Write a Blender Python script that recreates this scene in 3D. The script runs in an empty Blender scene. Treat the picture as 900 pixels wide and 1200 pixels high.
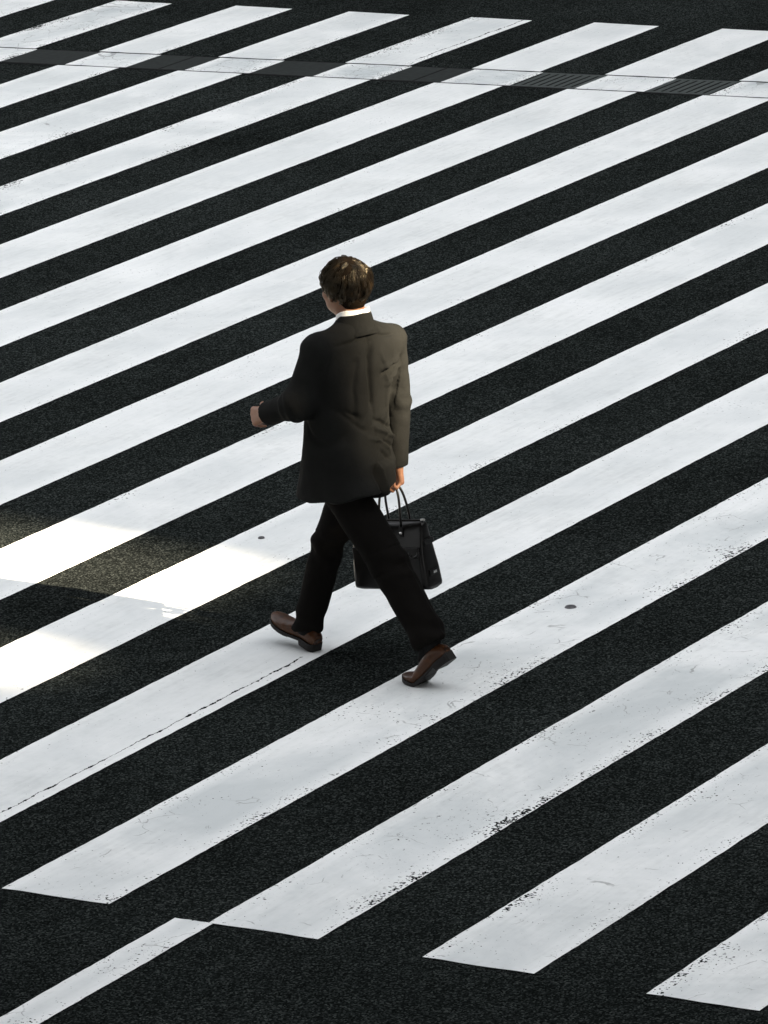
import bpy, bmesh, math, random
import numpy as np
from mathutils import Vector, Matrix

random.seed(7)
RNG = np.random.default_rng(11)
SC = bpy.context.scene
COL = SC.collection
R = math.radians


# ------------------------------------------------------------------ helpers
def tag(o, label=None, cat=None, group=None, kind=None):
    if label: o['label'] = label
    if cat: o['category'] = cat
    if group: o['group'] = group
    if kind: o['kind'] = kind
    return o


def link(name, verts, faces, mat, parent=None, smooth=True):
    me = bpy.data.meshes.new(name)
    me.from_pydata([tuple(map(float, v)) for v in verts], [], [tuple(map(int, f)) for f in faces])
    me.validate()
    if smooth:
        me.polygons.foreach_set('use_smooth', [True] * len(me.polygons))
    me.update()
    o = bpy.data.objects.new(name, me)
    if mat: me.materials.append(mat)
    COL.objects.link(o)
    if parent: o.parent = parent
    return o


def link_bm(name, bm, mat, parent=None, smooth=False):
    me = bpy.data.meshes.new(name)
    bm.normal_update()
    bm.to_mesh(me); bm.free()
    if smooth:
        me.polygons.foreach_set('use_smooth', [True] * len(me.polygons))
    o = bpy.data.objects.new(name, me)
    if mat: me.materials.append(mat)
    COL.objects.link(o)
    if parent: o.parent = parent
    return o


def bm_box(bm, lo, hi, bevel=0.0):
    r = bmesh.ops.create_cube(bm, size=1.0)
    vs = r['verts']
    for v in vs:
        v.co = Vector([(lo[i] + hi[i]) / 2 + v.co[i] * (hi[i] - lo[i]) for i in range(3)])
    if bevel > 0:
        es = list({e for v in vs for e in v.link_edges})
        bmesh.ops.bevel(bm, geom=es, offset=bevel, segments=2, affect='EDGES', profile=0.6)


# value noise in numpy
_T = np.random.default_rng(3).random((64, 64, 64)).astype(np.float32) * 2 - 1


def vnoise(P, scale):
    q = np.asarray(P, np.float64) * scale + 1000.0
    i = np.floor(q).astype(int); f = q - i; f = f * f * (3 - 2 * f)
    i %= 64; j = (i + 1) % 64
    x0, y0, z0 = i.T; x1, y1, z1 = j.T; fx, fy, fz = f.T
    c = lambda a, b: a + (b - a) * fx
    d0 = c(_T[x0, y0, z0], _T[x1, y0, z0]); d1 = c(_T[x0, y1, z0], _T[x1, y1, z0])
    d2 = c(_T[x0, y0, z1], _T[x1, y0, z1]); d3 = c(_T[x0, y1, z1], _T[x1, y1, z1])
    a = d0 + (d1 - d0) * fy; b = d2 + (d3 - d2) * fy
    return a + (b - a) * fz


# ------------------------------------------------------------------ implicit surfaces -> mesh
class Prim:
    def __init__(s, f, lo, hi, k=0.0, sub=False):
        s.f, s.lo, s.hi, s.k, s.sub = f, np.array(lo, float), np.array(hi, float), k, sub


def smin(a, b, k):
    if k <= 0: return np.minimum(a, b)
    h = np.maximum(k - np.abs(a - b), 0) / k
    return np.minimum(a, b) - h * h * k * 0.25


def cap(a, b, ra, rb, k=0.0, flat=None, cuts=()):
    """rounded cone from a to b; flat=(axis, factor) squashes it along an axis; cuts = planes (point, outward normal)"""
    a = np.array(a, float); b = np.array(b, float); ab = b - a; L2 = ab @ ab + 1e-12
    if flat is not None:
        ax = np.array(flat[0], float); ax /= np.linalg.norm(ax); fac = flat[1]
    cuts = [(np.array(p, float), np.array(n, float) / np.linalg.norm(n)) for p, n in cuts]

    def f(P):
        t = np.clip(((P - a) @ ab) / L2, 0, 1)
        D = P - a - t[:, None] * ab
        r = ra + (rb - ra) * t
        if flat is not None:
            c = D @ ax
            D = D + np.outer(c * (1 / fac - 1), ax)
            d = (np.linalg.norm(D, axis=1) - r) * min(1, fac)
        else:
            d = np.linalg.norm(D, axis=1) - r
        for p, n in cuts: d = np.maximum(d, (P - p) @ n)
        return d
    m = max(ra, rb) * (max(1, flat[1]) if flat is not None else 1)
    return Prim(f, np.minimum(a, b) - m, np.maximum(a, b) + m, k)


def ell(c, r, rot=None, k=0.0, cuts=()):
    c = np.array(c, float); r = np.array(r, float)
    M = np.eye(3) if rot is None else np.array(rot, float)   # rows = local axes
    cuts = [(np.array(p, float), np.array(n, float) / np.linalg.norm(n)) for p, n in cuts]

    def f(P):
        q = (P - c) @ M.T
        k0 = np.linalg.norm(q / r, axis=1); k1 = np.linalg.norm(q / (r * r), axis=1) + 1e-9
        d = k0 * (k0 - 1) / k1
        for p, n in cuts: d = np.maximum(d, (P - p) @ n)
        return d
    m = max(r)
    return Prim(f, c - m, c + m, k)


def loft(rows, k=0.0, zlo=None, zhi=None, n=2.4):
    """vertical loft; rows: z, F, L, half width, half depth front, half depth back, yaw degrees"""
    T = np.array(rows, float); zs = T[:, 0]

    def smooth_interp(z, col):
        i = np.clip(np.searchsorted(zs, z) - 1, 0, len(zs) - 2)
        y = T[:, col]
        m = np.gradient(y, zs)
        h = zs[i + 1] - zs[i]; t = np.clip((z - zs[i]) / h, 0, 1)
        return ((2*t**3-3*t**2+1)*y[i] + (t**3-2*t**2+t)*h*m[i] + (-2*t**3+3*t**2)*y[i+1] + (t**3-t**2)*h*m[i+1])
    z0 = zs[0] if zlo is None else zlo; z1 = zs[-1] if zhi is None else zhi

    def f(P):
        z = P[:, 2]; zc = np.clip(z, zs[0], zs[-1])
        cF, cL, a, bf, bb, yw = [smooth_interp(zc, c) for c in range(1, 7)]
        x = P[:, 0] - cF; y = P[:, 1] - cL; yw = np.radians(yw)
        fx = x * np.cos(yw) + y * np.sin(yw); ly = -x * np.sin(yw) + y * np.cos(yw)
        b = np.where(fx > 0, bf, bb)
        q = (np.abs(fx / b) ** n + np.abs(ly / a) ** n) ** (1 / n)
        d = (q - 1) * np.minimum(a, b)
        return np.maximum(np.maximum(d, z - z1), z0 - z)
    m = max(T[:, 3].max(), T[:, 4].max(), T[:, 5].max())
    return Prim(f, (T[:, 1].min() - m, T[:, 2].min() - m, z0), (T[:, 1].max() + m, T[:, 2].max() + m, z1), k)


def mesh_prims(prims, h, post=None, margin=0.03):
    lo = np.min([p.lo for p in prims], 0) - 3 * h; hi = np.max([p.hi for p in prims], 0) + 3 * h
    B = 16
    nb = np.ceil((hi - lo) / h / B).astype(int) + 1
    n = nb * B
    V = np.full(n, 1.0, np.float32)
    g = np.stack(np.meshgrid(*[np.arange(B)] * 3, indexing='ij'), -1).reshape(-1, 3)
    bs = B * h
    for bx in range(nb[0]):
        for by in range(nb[1]):
            for bz in range(nb[2]):
                o = lo + np.array([bx, by, bz]) * bs
                act = [p for p in prims if np.all(p.hi + margin > o) and np.all(p.lo - margin < o + bs)]
                if not act: continue
                c = o + bs / 2
                P1 = c[None]
                d = 1.0
                for p in act:
                    v = float(p.f(P1)[0])
                    d = max(d, -v) if p.sub else min(d, v)
                if abs(d) > bs * 1.6:
                    V[bx*B:(bx+1)*B, by*B:(by+1)*B, bz*B:(bz+1)*B] = 1.0 if d > 0 else -1.0
                    continue
                P = o + g * h
                D = np.full(len(P), 1.0)
                for p in act:
                    v = p.f(P)
                    D = np.maximum(D, -v) if p.sub else smin(D, v, p.k)
                V[bx*B:(bx+1)*B, by*B:(by+1)*B, bz*B:(bz+1)*B] = D.reshape(B, B, B)
    S = V < 0
    cs = np.zeros(np.array(V.shape) - 1, np.int8)
    offs = [(i, j, k) for i in (0, 1) for j in (0, 1) for k in (0, 1)]
    nx, ny, nz = cs.shape
    for i, j, k in offs: cs += S[i:i+nx, j:j+ny, k:k+nz]
    A = np.argwhere((cs > 0) & (cs < 8))
    vid = np.full(cs.shape, -1, np.int64); vid[tuple(A.T)] = np.arange(len(A))
    cv = {o: V[A[:, 0]+o[0], A[:, 1]+o[1], A[:, 2]+o[2]].astype(float) for o in offs}
    acc = np.zeros((len(A), 3)); cnt = np.zeros(len(A))
    for o in offs:
        for ax in range(3):
            if o[ax]: continue
            o2 = list(o); o2[ax] = 1; o2 = tuple(o2)
            a, b = cv[o], cv[o2]; m = (a < 0) != (b < 0)
            t = np.where(m, a / np.where(m, a - b, 1), 0)
            p = np.tile(np.array(o, float), (len(A), 1)); p[:, ax] += t
            acc += p * m[:, None]; cnt += m
    verts = lo + (A + acc / cnt[:, None]) * h
    faces = []
    for ax in range(3):
        u, w = [(1, 2), (2, 0), (0, 1)][ax]
        sl1 = [slice(None)] * 3; sl1[ax] = slice(0, -1); sl2 = [slice(None)] * 3; sl2[ax] = slice(1, None)
        X = S[tuple(sl1)] != S[tuple(sl2)]
        E = np.argwhere(X)
        E = E[(E[:, u] > 0) & (E[:, w] > 0) & (E[:, u] < cs.shape[u]) & (E[:, w] < cs.shape[w])]
        du = np.zeros(3, int); du[u] = 1; dw = np.zeros(3, int); dw[w] = 1
        q = np.stack([vid[tuple((E - du - dw).T)], vid[tuple((E - dw).T)], vid[tuple(E.T)], vid[tuple((E - du).T)]], 1)
        ins = S[tuple(E.T)]
        q = np.where(ins[:, None], q, q[:, ::-1])
        faces.append(q[(q >= 0).all(1)])
    faces = np.concatenate(faces)
    return verts, faces


def vert_normals(v, f):
    a = v[f[:, 2]] - v[f[:, 0]]; b = v[f[:, 3]] - v[f[:, 1]]
    n = np.cross(a, b)
    N = np.zeros_like(v)
    for i in range(4): np.add.at(N, f[:, i], n)
    return N / (np.linalg.norm(N, axis=1)[:, None] + 1e-12)


def relax(v, f, it=2, lam=0.5):
    for _ in range(it):
        s = np.zeros_like(v); c = np.zeros(len(v))
        for i in range(4):
            for j in (1, 3):
                np.add.at(s, f[:, i], v[f[:, (i + j) % 4]]); np.add.at(c, f[:, i], 1)
        v = v + lam * (s / np.maximum(c, 1)[:, None] - v)
    return v


def seg_dist(P, pts):
    best = np.full(len(P), 9.0)
    for a, b in zip(pts[:-1], pts[1:]):
        a = np.array(a, float); b = np.array(b, float); ab = b - a
        t = np.clip(((P - a) @ ab) / (ab @ ab + 1e-12), 0, 1)
        best = np.minimum(best, np.linalg.norm(P - a - t[:, None] * ab, axis=1))
    return best


# ------------------------------------------------------------------ materials
def mat(name):
    m = bpy.data.materials.new(name); m.use_nodes = True
    nt = m.node_tree
    return m, nt, nt.nodes['Principled BSDF']


def N(nt, t, **kw):
    n = nt.nodes.new(t)
    for k, v in kw.items(): setattr(n, k, v)
    return n


def noise(nt, vec, scale, detail=3, rough=0.55, dist=0.0):
    n = N(nt, 'ShaderNodeTexNoise'); n.inputs['Scale'].default_value = scale
    n.inputs['Detail'].default_value = detail; n.inputs['Roughness'].default_value = rough
    n.inputs['Distortion'].default_value = dist
    nt.links.new(vec, n.inputs['Vector']); return n.outputs['Fac']


def ramp(nt, fac, stops):
    r = N(nt, 'ShaderNodeValToRGB'); e = r.color_ramp.elements
    while len(e) < len(stops): e.new(0.5)
    for i, (p, c) in enumerate(stops):
        e[i].position = p; e[i].color = (c, c, c, 1) if isinstance(c, (int, float)) else tuple(c) + (1,)
    nt.links.new(fac, r.inputs['Fac']); return r.outputs['Color']


def math_(nt, op, a, b=None, c=None, clamp=False):
    n = N(nt, 'ShaderNodeMath', operation=op); n.use_clamp = clamp
    for i, x in enumerate((a, b, c)):
        if x is None: continue
        if isinstance(x, (int, float)): n.inputs[i].default_value = x
        else: nt.links.new(x, n.inputs[i])
    return n.outputs[0]


def mixc(nt, fac, a, b, blend='MIX'):
    n = N(nt, 'ShaderNodeMix', data_type='RGBA', blend_type=blend)
    for i, x in ((0, fac), (6, a), (7, b)):
        if isinstance(x, (int, float)): n.inputs[i].default_value = x
        elif isinstance(x, tuple): n.inputs[i].default_value = x if len(x) == 4 else x + (1,)
        else: nt.links.new(x, n.inputs[i])
    return n.outputs[2]


def bump(nt, h, strength, dist, normal=None):
    b = N(nt, 'ShaderNodeBump'); b.inputs['Strength'].default_value = strength; b.inputs['Distance'].default_value = dist
    nt.links.new(h, b.inputs['Height'])
    if normal: nt.links.new(normal, b.inputs['Normal'])
    return b.outputs['Normal']


def asphalt_nodes(nt, bsdf, pos):
    vo = N(nt, 'ShaderNodeTexVoronoi'); vo.inputs['Scale'].default_value = 145
    nt.links.new(pos, vo.inputs['Vector'])
    sep = N(nt, 'ShaderNodeSeparateColor'); nt.links.new(vo.outputs['Color'], sep.inputs['Color'])
    stone = ramp(nt, sep.outputs['Red'], [(0.0, (0.0043, 0.0052, 0.0050)), (0.45, (0.0082, 0.0097, 0.0094)), (0.78, (0.0175, 0.0205, 0.0197)), (1.0, (0.047, 0.053, 0.050))])
    big = noise(nt, pos, 0.7, 4, 0.6)
    mid = noise(nt, pos, 9, 4, 0.6)
    tone = math_(nt, 'MULTIPLY', math_(nt, 'MULTIPLY_ADD', big, 1.3, 0.32), math_(nt, 'MULTIPLY_ADD', mid, 0.9, 0.55))
    comb = N(nt, 'ShaderNodeCombineColor')
    for i in range(3): nt.links.new(tone, comb.inputs[i])
    col = mixc(nt, 1.0, stone, comb.outputs[0], 'MULTIPLY')
    nt.links.new(col, bsdf.inputs['Base Color'])
    bsdf.inputs['Roughness'].default_value = 0.95
    bsdf.inputs['Specular IOR Level'].default_value = ASPHALT_SPEC
    v2 = N(nt, 'ShaderNodeTexVoronoi', feature='SMOOTH_F1'); v2.inputs['Scale'].default_value = 110
    nt.links.new(pos, v2.inputs['Vector'])
    hgt = math_(nt, 'ADD', math_(nt, 'MULTIPLY', v2.outputs['Distance'], -1.0), math_(nt, 'MULTIPLY', mid, 0.6))
    nt.links.new(bump(nt, hgt, 0.8, 0.004), bsdf.inputs['Normal'])


ASPHALT_SPEC = 0.0
EXPOSURE = 3.08
BLOCKER_GAP = (1.0, 0.92, 0.80, 3.2, -0.54, -0.01)   # gap in the added sun blocker: left, right, bottom, top, post from / to (metres from the man's sun ray)
FARX, DECKX, DECKZ = 18.8, -2.0, 9.0  # placement of the unseen blockers added to cut sky light


def pos_of(nt):
    return N(nt, 'ShaderNodeNewGeometry').outputs['Position']


def make_asphalt():
    m, nt, b = mat('asphalt')
    asphalt_nodes(nt, b, pos_of(nt))
    return m


def make_paint():
    m, nt, b = mat('road_paint')
    pos = pos_of(nt)
    out = nt.nodes['Material Output']
    # paint surface
    d1 = noise(nt, pos, 1.6, 4, 0.6, 0.4); d2 = noise(nt, pos, 22, 5, 0.65)
    st = N(nt, 'ShaderNodeMapping'); st.inputs['Scale'].default_value = (3.0, 38.0, 1.0)
    nt.links.new(pos, st.inputs['Vector'])
    streak = noise(nt, st.outputs[0], 1.0, 4, 0.6)
    dirt = math_(nt, 'MULTIPLY_ADD', d1, 0.36, math_(nt, 'MULTIPLY_ADD', d2, 0.24, math_(nt, 'MULTIPLY', streak, 0.26)))
    col = ramp(nt, dirt, [(0.28, (0.60, 0.615, 0.605)), (0.42, (0.755, 0.77, 0.76)), (0.56, (0.82, 0.83, 0.825))])
    # fine dark scuffs
    sc = noise(nt, pos, 58, 3, 0.6)
    scm = ramp(nt, math_(nt, 'MULTIPLY', sc, math_(nt, 'MULTIPLY_ADD', d1, 0.7, 0.66)), [(0.70, 0.0), (0.76, 0.5)])
    col = mixc(nt, scm, col, (0.20, 0.205, 0.20))
    def at(n):
        a = N(nt, 'ShaderNodeAttribute', attribute_type='GEOMETRY', attribute_name=n); return a.outputs['Fac']
    lo, hi, wl, wh, wa, ck = at('edge_low'), at('edge_high'), at('wear_low'), at('wear_high'), at('wear_all'), at('crack')
    # traffic wears the middle of a bar greyer than its rims
    inner = math_(nt, 'MULTIPLY', ramp(nt, lo, [(0.02, 0.0), (0.11, 1.0)]), ramp(nt, hi, [(0.02, 0.0), (0.09, 1.0)]))
    worn = math_(nt, 'MULTIPLY', inner, ramp(nt, noise(nt, pos, 1.1, 5, 0.62, 0.6), [(0.36, 0.0), (0.62, 1.0)]))
    col = mixc(nt, math_(nt, 'MULTIPLY', worn, math_(nt, 'MULTIPLY_ADD', wa, 1.1, 0.32, clamp=True)), col, (0.50, 0.535, 0.54))
    # hairline cracks
    dst = N(nt, 'ShaderNodeVectorMath', operation='MULTIPLY_ADD'); dst.inputs[1].default_value = (.10, .10, 0)
    nz_ = N(nt, 'ShaderNodeTexNoise'); nz_.inputs['Scale'].default_value = 9; nz_.inputs['Detail'].default_value = 3; nt.links.new(pos, nz_.inputs['Vector'])
    nt.links.new(nz_.outputs['Color'], dst.inputs[0]); nt.links.new(pos, dst.inputs[2])
    ve = N(nt, 'ShaderNodeTexVoronoi', feature='DISTANCE_TO_EDGE'); ve.inputs['Scale'].default_value = 5.5; nt.links.new(dst.outputs[0], ve.inputs['Vector'])
    line = math_(nt, 'LESS_THAN', ve.outputs['Distance'], 0.011)
    cm = ramp(nt, math_(nt, 'MULTIPLY', noise(nt, pos, 6, 3), math_(nt, 'MULTIPLY_ADD', wa, 0.9, 0.62)), [(0.555, 0.0), (0.62, 0.55)])
    col = mixc(nt, math_(nt, 'MULTIPLY', line, cm), col, (0.16, 0.165, 0.16))
    nt.links.new(col, b.inputs['Base Color'])
    b.inputs['Roughness'].default_value = 0.62; b.inputs['Specular IOR Level'].default_value = 0.3
    hb = math_(nt, 'MULTIPLY_ADD', d2, 0.5, math_(nt, 'MULTIPLY', noise(nt, pos, 120, 2), 0.5))
    nt.links.new(bump(nt, hb, 0.25, 0.003), b.inputs['Normal'])
    # bare asphalt where the paint has worn off
    b2 = N(nt, 'ShaderNodeBsdfPrincipled'); asphalt_nodes(nt, b2, pos)

    chip = noise(nt, pos, 80, 2, 0.5)
    patch = noise(nt, pos, 2.3, 3, 0.6)
    def band(d):      # chips sit a little inside the edge
        g = math_(nt, 'POWER', 2.718, math_(nt, 'MULTIPLY', d, -17.0))
        return math_(nt, 'MULTIPLY', g, math_(nt, 'SUBTRACT', 1.0, math_(nt, 'POWER', 2.718, math_(nt, 'MULTIPLY', d, -110.0))))
    el = math_(nt, 'MULTIPLY', wl, math_(nt, 'MULTIPLY', band(lo), 1.5))
    eh = math_(nt, 'MULTIPLY', wh, math_(nt, 'MULTIPLY', band(hi), 1.5))
    bias = math_(nt, 'ADD', math_(nt, 'ADD', el, eh), wa)
    bias = math_(nt, 'MULTIPLY', bias, math_(nt, 'MULTIPLY_ADD', patch, 2.6, -0.92, clamp=True))
    s = math_(nt, 'ADD', chip, math_(nt, 'MULTIPLY', bias, 0.235))
    # always-frayed rim of a few millimetres
    rim = math_(nt, 'POWER', 2.718, math_(nt, 'MULTIPLY', math_(nt, 'MINIMUM', lo, hi), -160.0))
    s = math_(nt, 'ADD', s, math_(nt, 'MULTIPLY', rim, 0.05))
    mask = ramp(nt, s, [(0.765, 0.0), (0.79, 1.0)])
    # long crack that runs beside the lower edge
    cn = noise(nt, pos, 7, 5, 0.7)
    off = math_(nt, 'ABSOLUTE', math_(nt, 'ADD', math_(nt, 'SUBTRACT', lo, 0.062), math_(nt, 'MULTIPLY_ADD', cn, 0.05, -0.025)))
    cw = math_(nt, 'MULTIPLY', math_(nt, 'SUBTRACT', noise(nt, pos, 24, 3), 0.42), 0.040)
    cw = math_(nt, 'MAXIMUM', cw, 0.0016)
    crk = math_(nt, 'MULTIPLY', math_(nt, 'LESS_THAN', off, cw), ck)
    mask = math_(nt, 'MAXIMUM', mask, crk)
    mx = N(nt, 'ShaderNodeMixShader')
    nt.links.new(mask, mx.inputs[0]); nt.links.new(b.outputs[0], mx.inputs[1]); nt.links.new(b2.outputs[0], mx.inputs[2])
    nt.links.new(mx.outputs[0], out.inputs['Surface'])
    return m


def simple(name, col, rough=0.6, spec=0.4, metal=0.0, nscale=60, namp=0.25, bstr=0.0, bdist=0.002, sheen=0.0, coord='obj'):
    m, nt, b = mat(name)
    tc = N(nt, 'ShaderNodeTexCoord').outputs['Object']
    n = noise(nt, tc, nscale, 4, 0.6)
    c0 = tuple(x * (1 - namp) for x in col); c1 = tuple(min(1, x * (1 + namp)) for x in col)
    nt.links.new(ramp(nt, n, [(0.3, c0), (0.7, c1)]), b.inputs['Base Color'])
    b.inputs['Roughness'].default_value = rough; b.inputs['Specular IOR Level'].default_value = spec
    b.inputs['Metallic'].default_value = metal
    if sheen: b.inputs['Sheen Weight'].default_value = sheen; b.inputs['Sheen Roughness'].default_value = 0.5
    if bstr: nt.links.new(bump(nt, n, bstr, bdist), b.inputs['Normal'])
    return m


def make_wool(name, col):
    m, nt, b = mat(name)
    tc = N(nt, 'ShaderNodeTexCoord').outputs['Object']
    a = noise(nt, tc, 7, 4, 0.6); w = noise(nt, tc, 420, 2, 0.5)
    f = math_(nt, 'MULTIPLY_ADD', a, 0.5, math_(nt, 'MULTIPLY', w, 0.5))
    nt.links.new(ramp(nt, f, [(0.3, tuple(x * .72 for x in col)), (0.7, tuple(x * 1.3 for x in col))]), b.inputs['Base Color'])
    b.inputs['Roughness'].default_value = 0.85; b.inputs['Specular IOR Level'].default_value = 0.03
    b.inputs['Sheen Roughness'].default_value = 0.45
    cr = noise(nt, tc, 26, 5, 0.6)
    nrm = bump(nt, cr, 0.5, 0.007)
    nt.links.new(bump(nt, w, 0.15, 0.001, nrm), b.inputs['Normal'])
    return m


M_ASPH = make_asphalt()
M_PAINT = make_paint()
M_SUIT = make_wool('dark_wool', (0.0116, 0.0119, 0.0112))
M_TROU = make_wool('dark_wool_trousers', (0.0058, 0.0053, 0.0047))
M_SHIRT = simple('white_cotton', (0.80, 0.80, 0.78), 0.8, 0.2, nscale=90, namp=0.03, bstr=0.1)
M_SKIN = simple('skin', (0.225, 0.108, 0.062), 0.5, 0.4, nscale=40, namp=0.12, bstr=0.1, bdist=0.001)
M_SKIN.node_tree.nodes['Principled BSDF'].inputs['Subsurface Weight'].default_value = 0.15
M_SKIN.node_tree.nodes['Principled BSDF'].inputs['Subsurface Radius'].default_value = (0.008, 0.003, 0.0015)
M_SHOE = simple('brown_leather', (0.044, 0.0165, 0.0058), 0.38, 0.22, nscale=30, namp=0.35, bstr=0.15, bdist=0.002)
M_SOLE = simple('black_rubber', (0.007, 0.006, 0.0055), 0.6, 0.2)
M_SOCK = simple('black_knit', (0.006, 0.006, 0.006), 0.9, 0.1)
M_BAG = simple('black_leather', (0.005, 0.0045, 0.0042), 0.30, 0.26, nscale=220, namp=0.25, bstr=0.35, bdist=0.001)
M_STEEL = simple('steel', (0.55, 0.54, 0.52), 0.3, 0.5, metal=1.0)
M_STUD = simple('dull_metal', (0.10, 0.10, 0.105), 0.5, 0.5, metal=0.6)
M_EYE = simple('eye_white', (0.7, 0.68, 0.65), 0.2, 0.5)
M_DRAIN = simple('drain_concrete', (0.0145, 0.0178, 0.0170), 0.8, 0.25, nscale=25, namp=0.4, bstr=0.3)
M_IRON = simple('cast_iron', (0.046, 0.054, 0.052), 0.7, 0.3, nscale=50, namp=0.3, bstr=0.3)
M_SLOT = simple('dark_slot', (0.004, 0.004, 0.004), 0.9, 0.1)


def make_hair_mat():
    m, nt, b = mat('dark_brown_hair')
    tc = N(nt, 'ShaderNodeTexCoord').outputs['Object']
    n = noise(nt, tc, 70, 3)
    nt.links.new(ramp(nt, n, [(0.3, (0.0030, 0.0020, 0.0013)), (0.7, (0.0110, 0.0072, 0.0042))]), b.inputs['Base Color'])
    ta = N(nt, 'ShaderNodeAttribute', attribute_type='GEOMETRY', attribute_name='tint').outputs['Fac']
    dark = b.inputs['Base Color'].links[0].from_socket
    nt.links.new(mixc(nt, ta, dark, (0.050, 0.032, 0.016)), b.inputs['Base Color'])
    b.inputs['Roughness'].default_value = 0.30
    b.inputs['Specular IOR Level'].default_value = 0.8
    b.inputs['Specular Tint'].default_value = (1.0, 0.86, 0.62, 1)
    return m


M_HAIR = make_hair_mat()
M_ROOT = simple('hair_roots', (0.010, 0.007, 0.0045), 0.9, 0.02, nscale=200, namp=0.5)

# ------------------------------------------------------------------ the crossing (x runs along the stripes, y across them)
road = link('road', [(-260, -260, 0), (260, -260, 0), (260, 260, 0), (-260, 260, 0)], [(0, 1, 2, 3)], M_ASPH, smooth=False)
tag(road, kind='structure')

BOT = {0: .005, 1: .90, 2: 1.795, 3: 2.71, 4: 3.63, 5: 4.515, 6: 5.39, 7: 6.295, 8: 7.18, 9: 8.08, 10: 8.985, 11: 9.895, 12: 10.80, 13: 11.695, 14: 12.615, 15: 13.5}
TOP = {0: .445, 1: 1.35, 2: 2.255, 3: 3.18, 4: 4.08, 5: 4.97, 6: 5.86, 7: 6.755, 8: 7.64, 9: 8.545, 10: 9.46, 11: 10.35, 12: 11.265, 13: 12.14, 14: 13.06, 15: 13.96}
NEAR = {0: -.035, 1: -.01, 2: .01, 3: .04}
FAR = {9: 16.19, 10: 16.15, 11: 16.10, 12: 16.055, 13: 16.03, 14: 15.975}
for k in list(range(-4, 0)) + list(range(16, 21)):
    BOT[k] = 0.9 * k; TOP[k] = 0.9 * k + 0.455
WEAR = {  # low edge, high edge, all over
    -1: (.3, .3, .1), 0: (.5, 1.4, .5), 1: (.9, 1.0, .35), 2: (1.5, .6, .4), 3: (.9, .5, .42), 4: (.3, .4, .12), 5: (.9, .4, .12),
    6: (.4, .8, .12), 7: (.4, .5, .1), 8: (.5, .7, .12), 9: (.5, .5, .1), 10: (.5, .5, .1), 11: (1.0, 1.5, .3), 12: (1.2, .4, .3), 13: (1.0, .4, .2), 14: (.5, 1.3, .85), 15: (1.6, .4, .4)}

# drain band that crosses the stripes near their far end
DR0 = lambda y: 13.885 - 0.070 * (y - 12.14)
DR1 = lambda y: DR0(y) + 0.455


def stripe_mesh(name, rects, wear, z=0.004, crack=(9e9, 9e9), edge_y=None):
    """rects: list of four-corner outlines ((x0 low, x0 high, x1 high, x1 low)) with y; dense, slightly uneven outline"""
    V, F, LO, HI, CK, WA = [], [], [], [], [], []
    for (xa0, xa1, xb0, xb1, y0, y1, dy) in rects:     # left end x at low / high edge, right end x at low / high edge
        n = max(4, int((xb0 - xa0) / 0.035)); m = 6
        base = len(V)
        for i in range(n + 1):
            t = i / n
            for j in range(m + 1):
                s = j / m
                x = (xa0 + (xb0 - xa0) * t) * (1 - s) + (xa1 + (xb1 - xa1) * t) * s
                y = y0 + (y1 - y0) * s + dy
                jit = (float(vnoise([[x, y0 * 3.1 + s * 5, 1.7]], 9)[0]) * 0.0022 + float(vnoise([[x, y0 * 3.1 + s * 5, 4.7]], 1.1)[0]) * 0.0025 + random.uniform(-.0014, .0014))
                if j in (0, m): y += jit
                if i in (0, n): x += random.uniform(-.004, .004)
                V.append((x, y, z)); LO.append(s * (y1 - y0)); HI.append((1 - s) * (y1 - y0))
                WA.append(wear[2] + (.55 if dy else 0)); CK.append(1.0 if crack[0] < x < crack[1] else 0.0)
        for i in range(n):
            for j in range(m):
                a = base + i * (m + 1) + j
                F.append((a, a + m + 1, a + m + 2, a + 1))
    o = link(name, V, F, M_PAINT, smooth=False)
    me = o.data
    for nm, vals in (('edge_low', LO), ('edge_high', HI), ('crack', CK), ('wear_low', [wear[0]] * len(V)), ('wear_high', [wear[1]] * len(V)), ('wear_all', WA)):
        at = me.attributes.new(nm, 'FLOAT', 'POINT'); at.data.foreach_set('value', vals)
    tag(o, kind='structure')
    return o


for k in sorted(BOT):
    y0, y1 = BOT[k], TOP[k]
    n0 = NEAR.get(k, 0.02); f0 = FAR.get(k, 16.06)
    g = 0.012
    rects = [(n0, n0, DR0(y0) - g, DR0(y1) - g, y0, y1, 0.0),
             (DR0(y0) + g, DR0(y1) + g, DR1(y0) - g, DR1(y1) - g, y0, y1, -0.034),
             (DR1(y0) + g, DR1(y1) + g, f0, f0, y0, y1, 0.0)]
    ck = {4: (-1, 3.0), 11: (14.7, 16.2)}.get(k, (9e9, 9e9))
    stripe_mesh('crosswalk_stripe_marking', rects, WEAR.get(k, (.5, .5, .15)), crack=ck)
# lane edge line that ends at the crossing
stripe_mesh('lane_line_marking', [(-24, -24, .008, .008, 2.235, 2.40, 0.0)], (.9, .5, .45))


# drain: slabs flush with the road, dark joints on both sides, slotted grates in the middle stretch
def skew_box(bm, ya, yb, a, b, z0, z1):
    q = [(DR0(ya) + a, ya), (DR0(ya) + b, ya), (DR0(yb) + b, yb), (DR0(yb) + a, yb)]
    lo = [bm.verts.new((x, y, z0)) for x, y in q]; hi = [bm.verts.new((x, y, z1)) for x, y in q]
    bm.faces.new(hi); bm.faces.new(lo[::-1])
    for i in range(4):
        j = (i + 1) % 4
        bm.faces.new((lo[i], lo[j], hi[j], hi[i]))


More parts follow.
